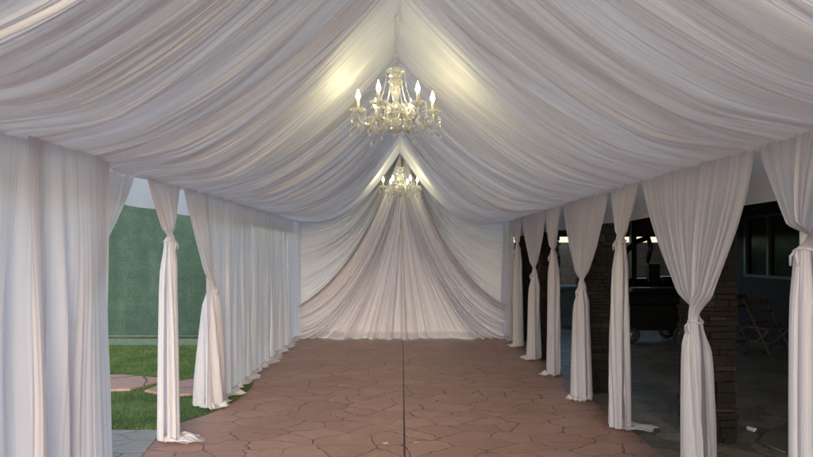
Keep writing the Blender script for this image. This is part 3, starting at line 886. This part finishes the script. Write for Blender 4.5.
# wheeled bin
bn = empty('wheeled_bin', (3.36, 12.05, 0), 'dark blue wheeled bin at the far end of the patio', 'bin')
bm = bmesh.new()
for (w1, d1, z1), (w2, d2, z2) in (((0.46, 0.46, 0.06), (0.60, 0.62, 0.80)),):
    vs = [bm.verts.new((sx * w / 2, sy * d / 2, z)) for (w, d, z) in ((w1, d1, z1), (w2, d2, z2)) for sx, sy in ((-1, -1), (1, -1), (1, 1), (-1, 1))]
    for q in range(4): bm.faces.new((vs[q], vs[(q + 1) % 4], vs[4 + (q + 1) % 4], vs[4 + q]))
    bm.faces.new(vs[:4][::-1]); bm.faces.new(vs[4:])
bmesh.ops.bevel(bm, geom=bm.edges[:], offset=0.03, segments=3, affect='EDGES')
from_bm('body', bm, M['bin'], bn)
box('lid', (0, 0, 0.835), (0.66, 0.70, 0.06), M['bin'], bn, bev=0.02)
for sx in (-1, 1):
    tube('wheel', [(sx * 0.20, 0.24, 0.10), (sx * 0.26, 0.24, 0.10)], 0.10, M['rubber'], bn, 20)
tube('handle', [(-0.25, 0.34, 0.80), (-0.25, 0.40, 0.82), (0.25, 0.40, 0.82), (0.25, 0.34, 0.80)], 0.014, M['bin'], bn, 8)

# black wheeled equipment
eq = empty('equipment_rack', (4.30, 10.2, 0), 'black wheeled equipment with tall post, curved arm and square panel on the dark patio', 'equipment')
bm = bmesh.new()
add_box(bm, (0.0, 0, 0.74), (1.10, 0.50, 0.16), None, 0.03)
add_box(bm, (0.03, 0.02, 0.43), (0.92, 0.42, 0.44), None, 0.02)
for sx in (-1, 1):
    for sy in (-1, 1):
        add_box(bm, (sx * 0.48, sy * 0.20, 0.42), (0.05, 0.05, 0.72))
from_bm('cart', bm, M['black'], eq)
bm = bmesh.new()
add_tube(bm, [(-0.55 + 1.1 * q / 10, 0, 0.90) for q in range(11)], [0.10] + [0.20] * 9 + [0.10], 20)
from_bm('barrel', bm, M['black'], eq, True)
tube('side_tank', [(0.62, -0.12, 0.04), (0.62, -0.12, 0.10), (0.62, -0.12, 0.48), (0.62, -0.12, 0.55)], [0.10, 0.14, 0.14, 0.05], M['black'], eq, 18)
tube('handle', [(-0.42, -0.24, 0.93), (-0.42, -0.30, 0.95), (0.42, -0.30, 0.95), (0.42, -0.24, 0.93)], 0.013, M['hub'], eq, 8)
box('side_shelf', (-0.70, 0, 0.78), (0.34, 0.40, 0.03), M['black'], eq, bev=0.006)
box('tray', (0.30, -0.05, 1.08), (0.30, 0.22, 0.10), M['black'], eq, bev=0.02)
box('post', (-0.25, 0.1, 1.45), (0.10, 0.10, 1.40), M['black'], eq, bev=0.012)
box('panel', (0.02, -0.10, 1.17), (0.22, 0.07, 0.36), M['black'], eq, bev=0.02)
tube('curved_arm', [(-0.62, 0, 1.10), (-0.50, 0, 1.45), (-0.25, 0, 1.72), (-0.02, 0, 1.80), (0.02, 0, 1.62), (-0.03, 0, 1.36)], [0.03, 0.04, 0.05, 0.055, 0.045, 0.03], M['black'], eq, 10)
for x in (-0.42, 0.42):
    for yy in (-0.27, 0.27):
        bm = bmesh.new()
        add_tube(bm, [(x + 0.11 * math.cos(2 * PI * q / 24), yy, 0.15 + 0.11 * math.sin(2 * PI * q / 24)) for q in range(24)], 0.036, 10, closed=True)
        whl = from_bm('wheel', bm, M['rubber'], eq, True)
        tube('hub', [(x, yy - 0.025, 0.15), (x, yy + 0.025, 0.15)], 0.055, M['hub'], whl, 14)

# folding chairs
def make_chair(loc, rz, label):
    r = empty('folding_chair', loc, label, 'chair', 'brown wooden folding chairs on the patio', rz)
    box('seat', (0, 0, 0.44), (0.42, 0.38, 0.025), M['chairwood'], r, bev=0.006)
    for sx in (-1, 1):
        tube('leg', [(sx * 0.20, 0.26, 0.0), (sx * 0.20, -0.02, 0.46), (sx * 0.20, -0.24, 0.86)], 0.016, M['chairwood'], r, 8)
        tube('leg', [(sx * 0.175, -0.26, 0.0), (sx * 0.175, 0.17, 0.43)], 0.016, M['chairwood'], r, 8)
    box('backrest', (0, -0.205, 0.80), (0.41, 0.02, 0.09), M['chairwood'], r, Matrix.Rotation(0.5, 3, 'X'), 0.005)
    box('backrest', (0, -0.135, 0.67), (0.41, 0.02, 0.06), M['chairwood'], r, Matrix.Rotation(0.5, 3, 'X'), 0.005)
    box('crossbar', (0, -0.20, 0.075), (0.34, 0.022, 0.030), M['chairwood'], r)
    return r
c1 = make_chair((5.56, 9.45, 0), math.radians(200), 'brown wooden folding chair, the farther left of the two under the window')
c2 = copy_tree(c1)
c2.location = (5.38, 8.62, 0); c2.rotation_euler = (0, 0, math.radians(195))
tag(c2, 'brown wooden folding chair, the nearer right of the two, beside the right edge curtain')

# cord on the patio floor
cd = empty('extension_cord', (2.84, 5.4, 0), 'dark extension cord with a white plug on the patio floor by the near column', 'cord')
pts = [(0.62, 1.0), (0.40, 0.62), (0.36, 0.30), (0.20, 0.05), (0.16, -0.22), (0.22, -0.42), (0.05, -0.62), (0.10, -0.90)]
tube('wire', [(x, y, 0.010) for x, y in pts], 0.007, M['cord'], cd, 8)
box('plug', (0.185, -0.32, 0.018), (0.035, 0.075, 0.03), M['plug'], cd, Matrix.Rotation(0.3, 3, 'Z'), 0.006)

# ------------------------------------------------------------------ camera, light, world
cam = bpy.data.cameras.new('camera')
co = bpy.data.objects.new('camera', cam)
C.objects.link(co)
co.location = (0, 0, EYE)
co.rotation_euler = (PI / 2, 0, 0)
cam.sensor_width = 36.0
cam.lens = 36.0 * 587 / 813
cam.shift_x = 4.5 / 813
cam.shift_y = 23.5 / 813
cam.clip_end = 600
cam.clip_start = 0.02
S.camera = co

SUN_EL, SUN_AZ = math.radians(17), math.radians(172)     # azimuth clockwise from +Y: from the left, a little behind the camera
world = bpy.data.worlds.new('World')
S.world = world
world.use_nodes = True
wt = world.node_tree
wt.nodes.clear()
sky = wt.nodes.new('ShaderNodeTexSky')
sky.sky_type = 'NISHITA'
sky.sun_disc = False
sky.sun_elevation = SUN_EL
sky.sun_rotation = SUN_AZ
sky.dust_density = 2.0
sky.ozone_density = 1.2
bg = wt.nodes.new('ShaderNodeBackground')
bg.inputs[1].default_value = 0.15
wo = wt.nodes.new('ShaderNodeOutputWorld')
wt.links.new(sky.outputs[0], bg.inputs[0])
wt.links.new(bg.outputs[0], wo.inputs[0])

sun = bpy.data.lights.new('sun', 'SUN')
sun.energy = 0.5
sun.angle = math.radians(45)
sun.color = (1.0, 0.99, 0.975)
so = bpy.data.objects.new('sun', sun)
C.objects.link(so)
d = Vector((math.sin(SUN_AZ) * math.cos(SUN_EL), math.cos(SUN_AZ) * math.cos(SUN_EL), math.sin(SUN_EL)))
so.rotation_euler = d.to_track_quat('Z', 'Y').to_euler()
so.location = d * 30

S.render.engine = 'CYCLES'
cy = S.cycles
cy.use_denoising = True
cy.max_bounces = 10
cy.diffuse_bounces = 6
cy.glossy_bounces = 3
cy.transmission_bounces = 6
cy.transparent_max_bounces = 16
cy.caustics_reflective = False
cy.caustics_refractive = False
cy.sample_clamp_indirect = 6.0
v = S.view_settings
v.view_transform = 'Standard'
v.look = 'None'
v.gamma = 1.0
v.exposure = 1.6
v.use_curve_mapping = False
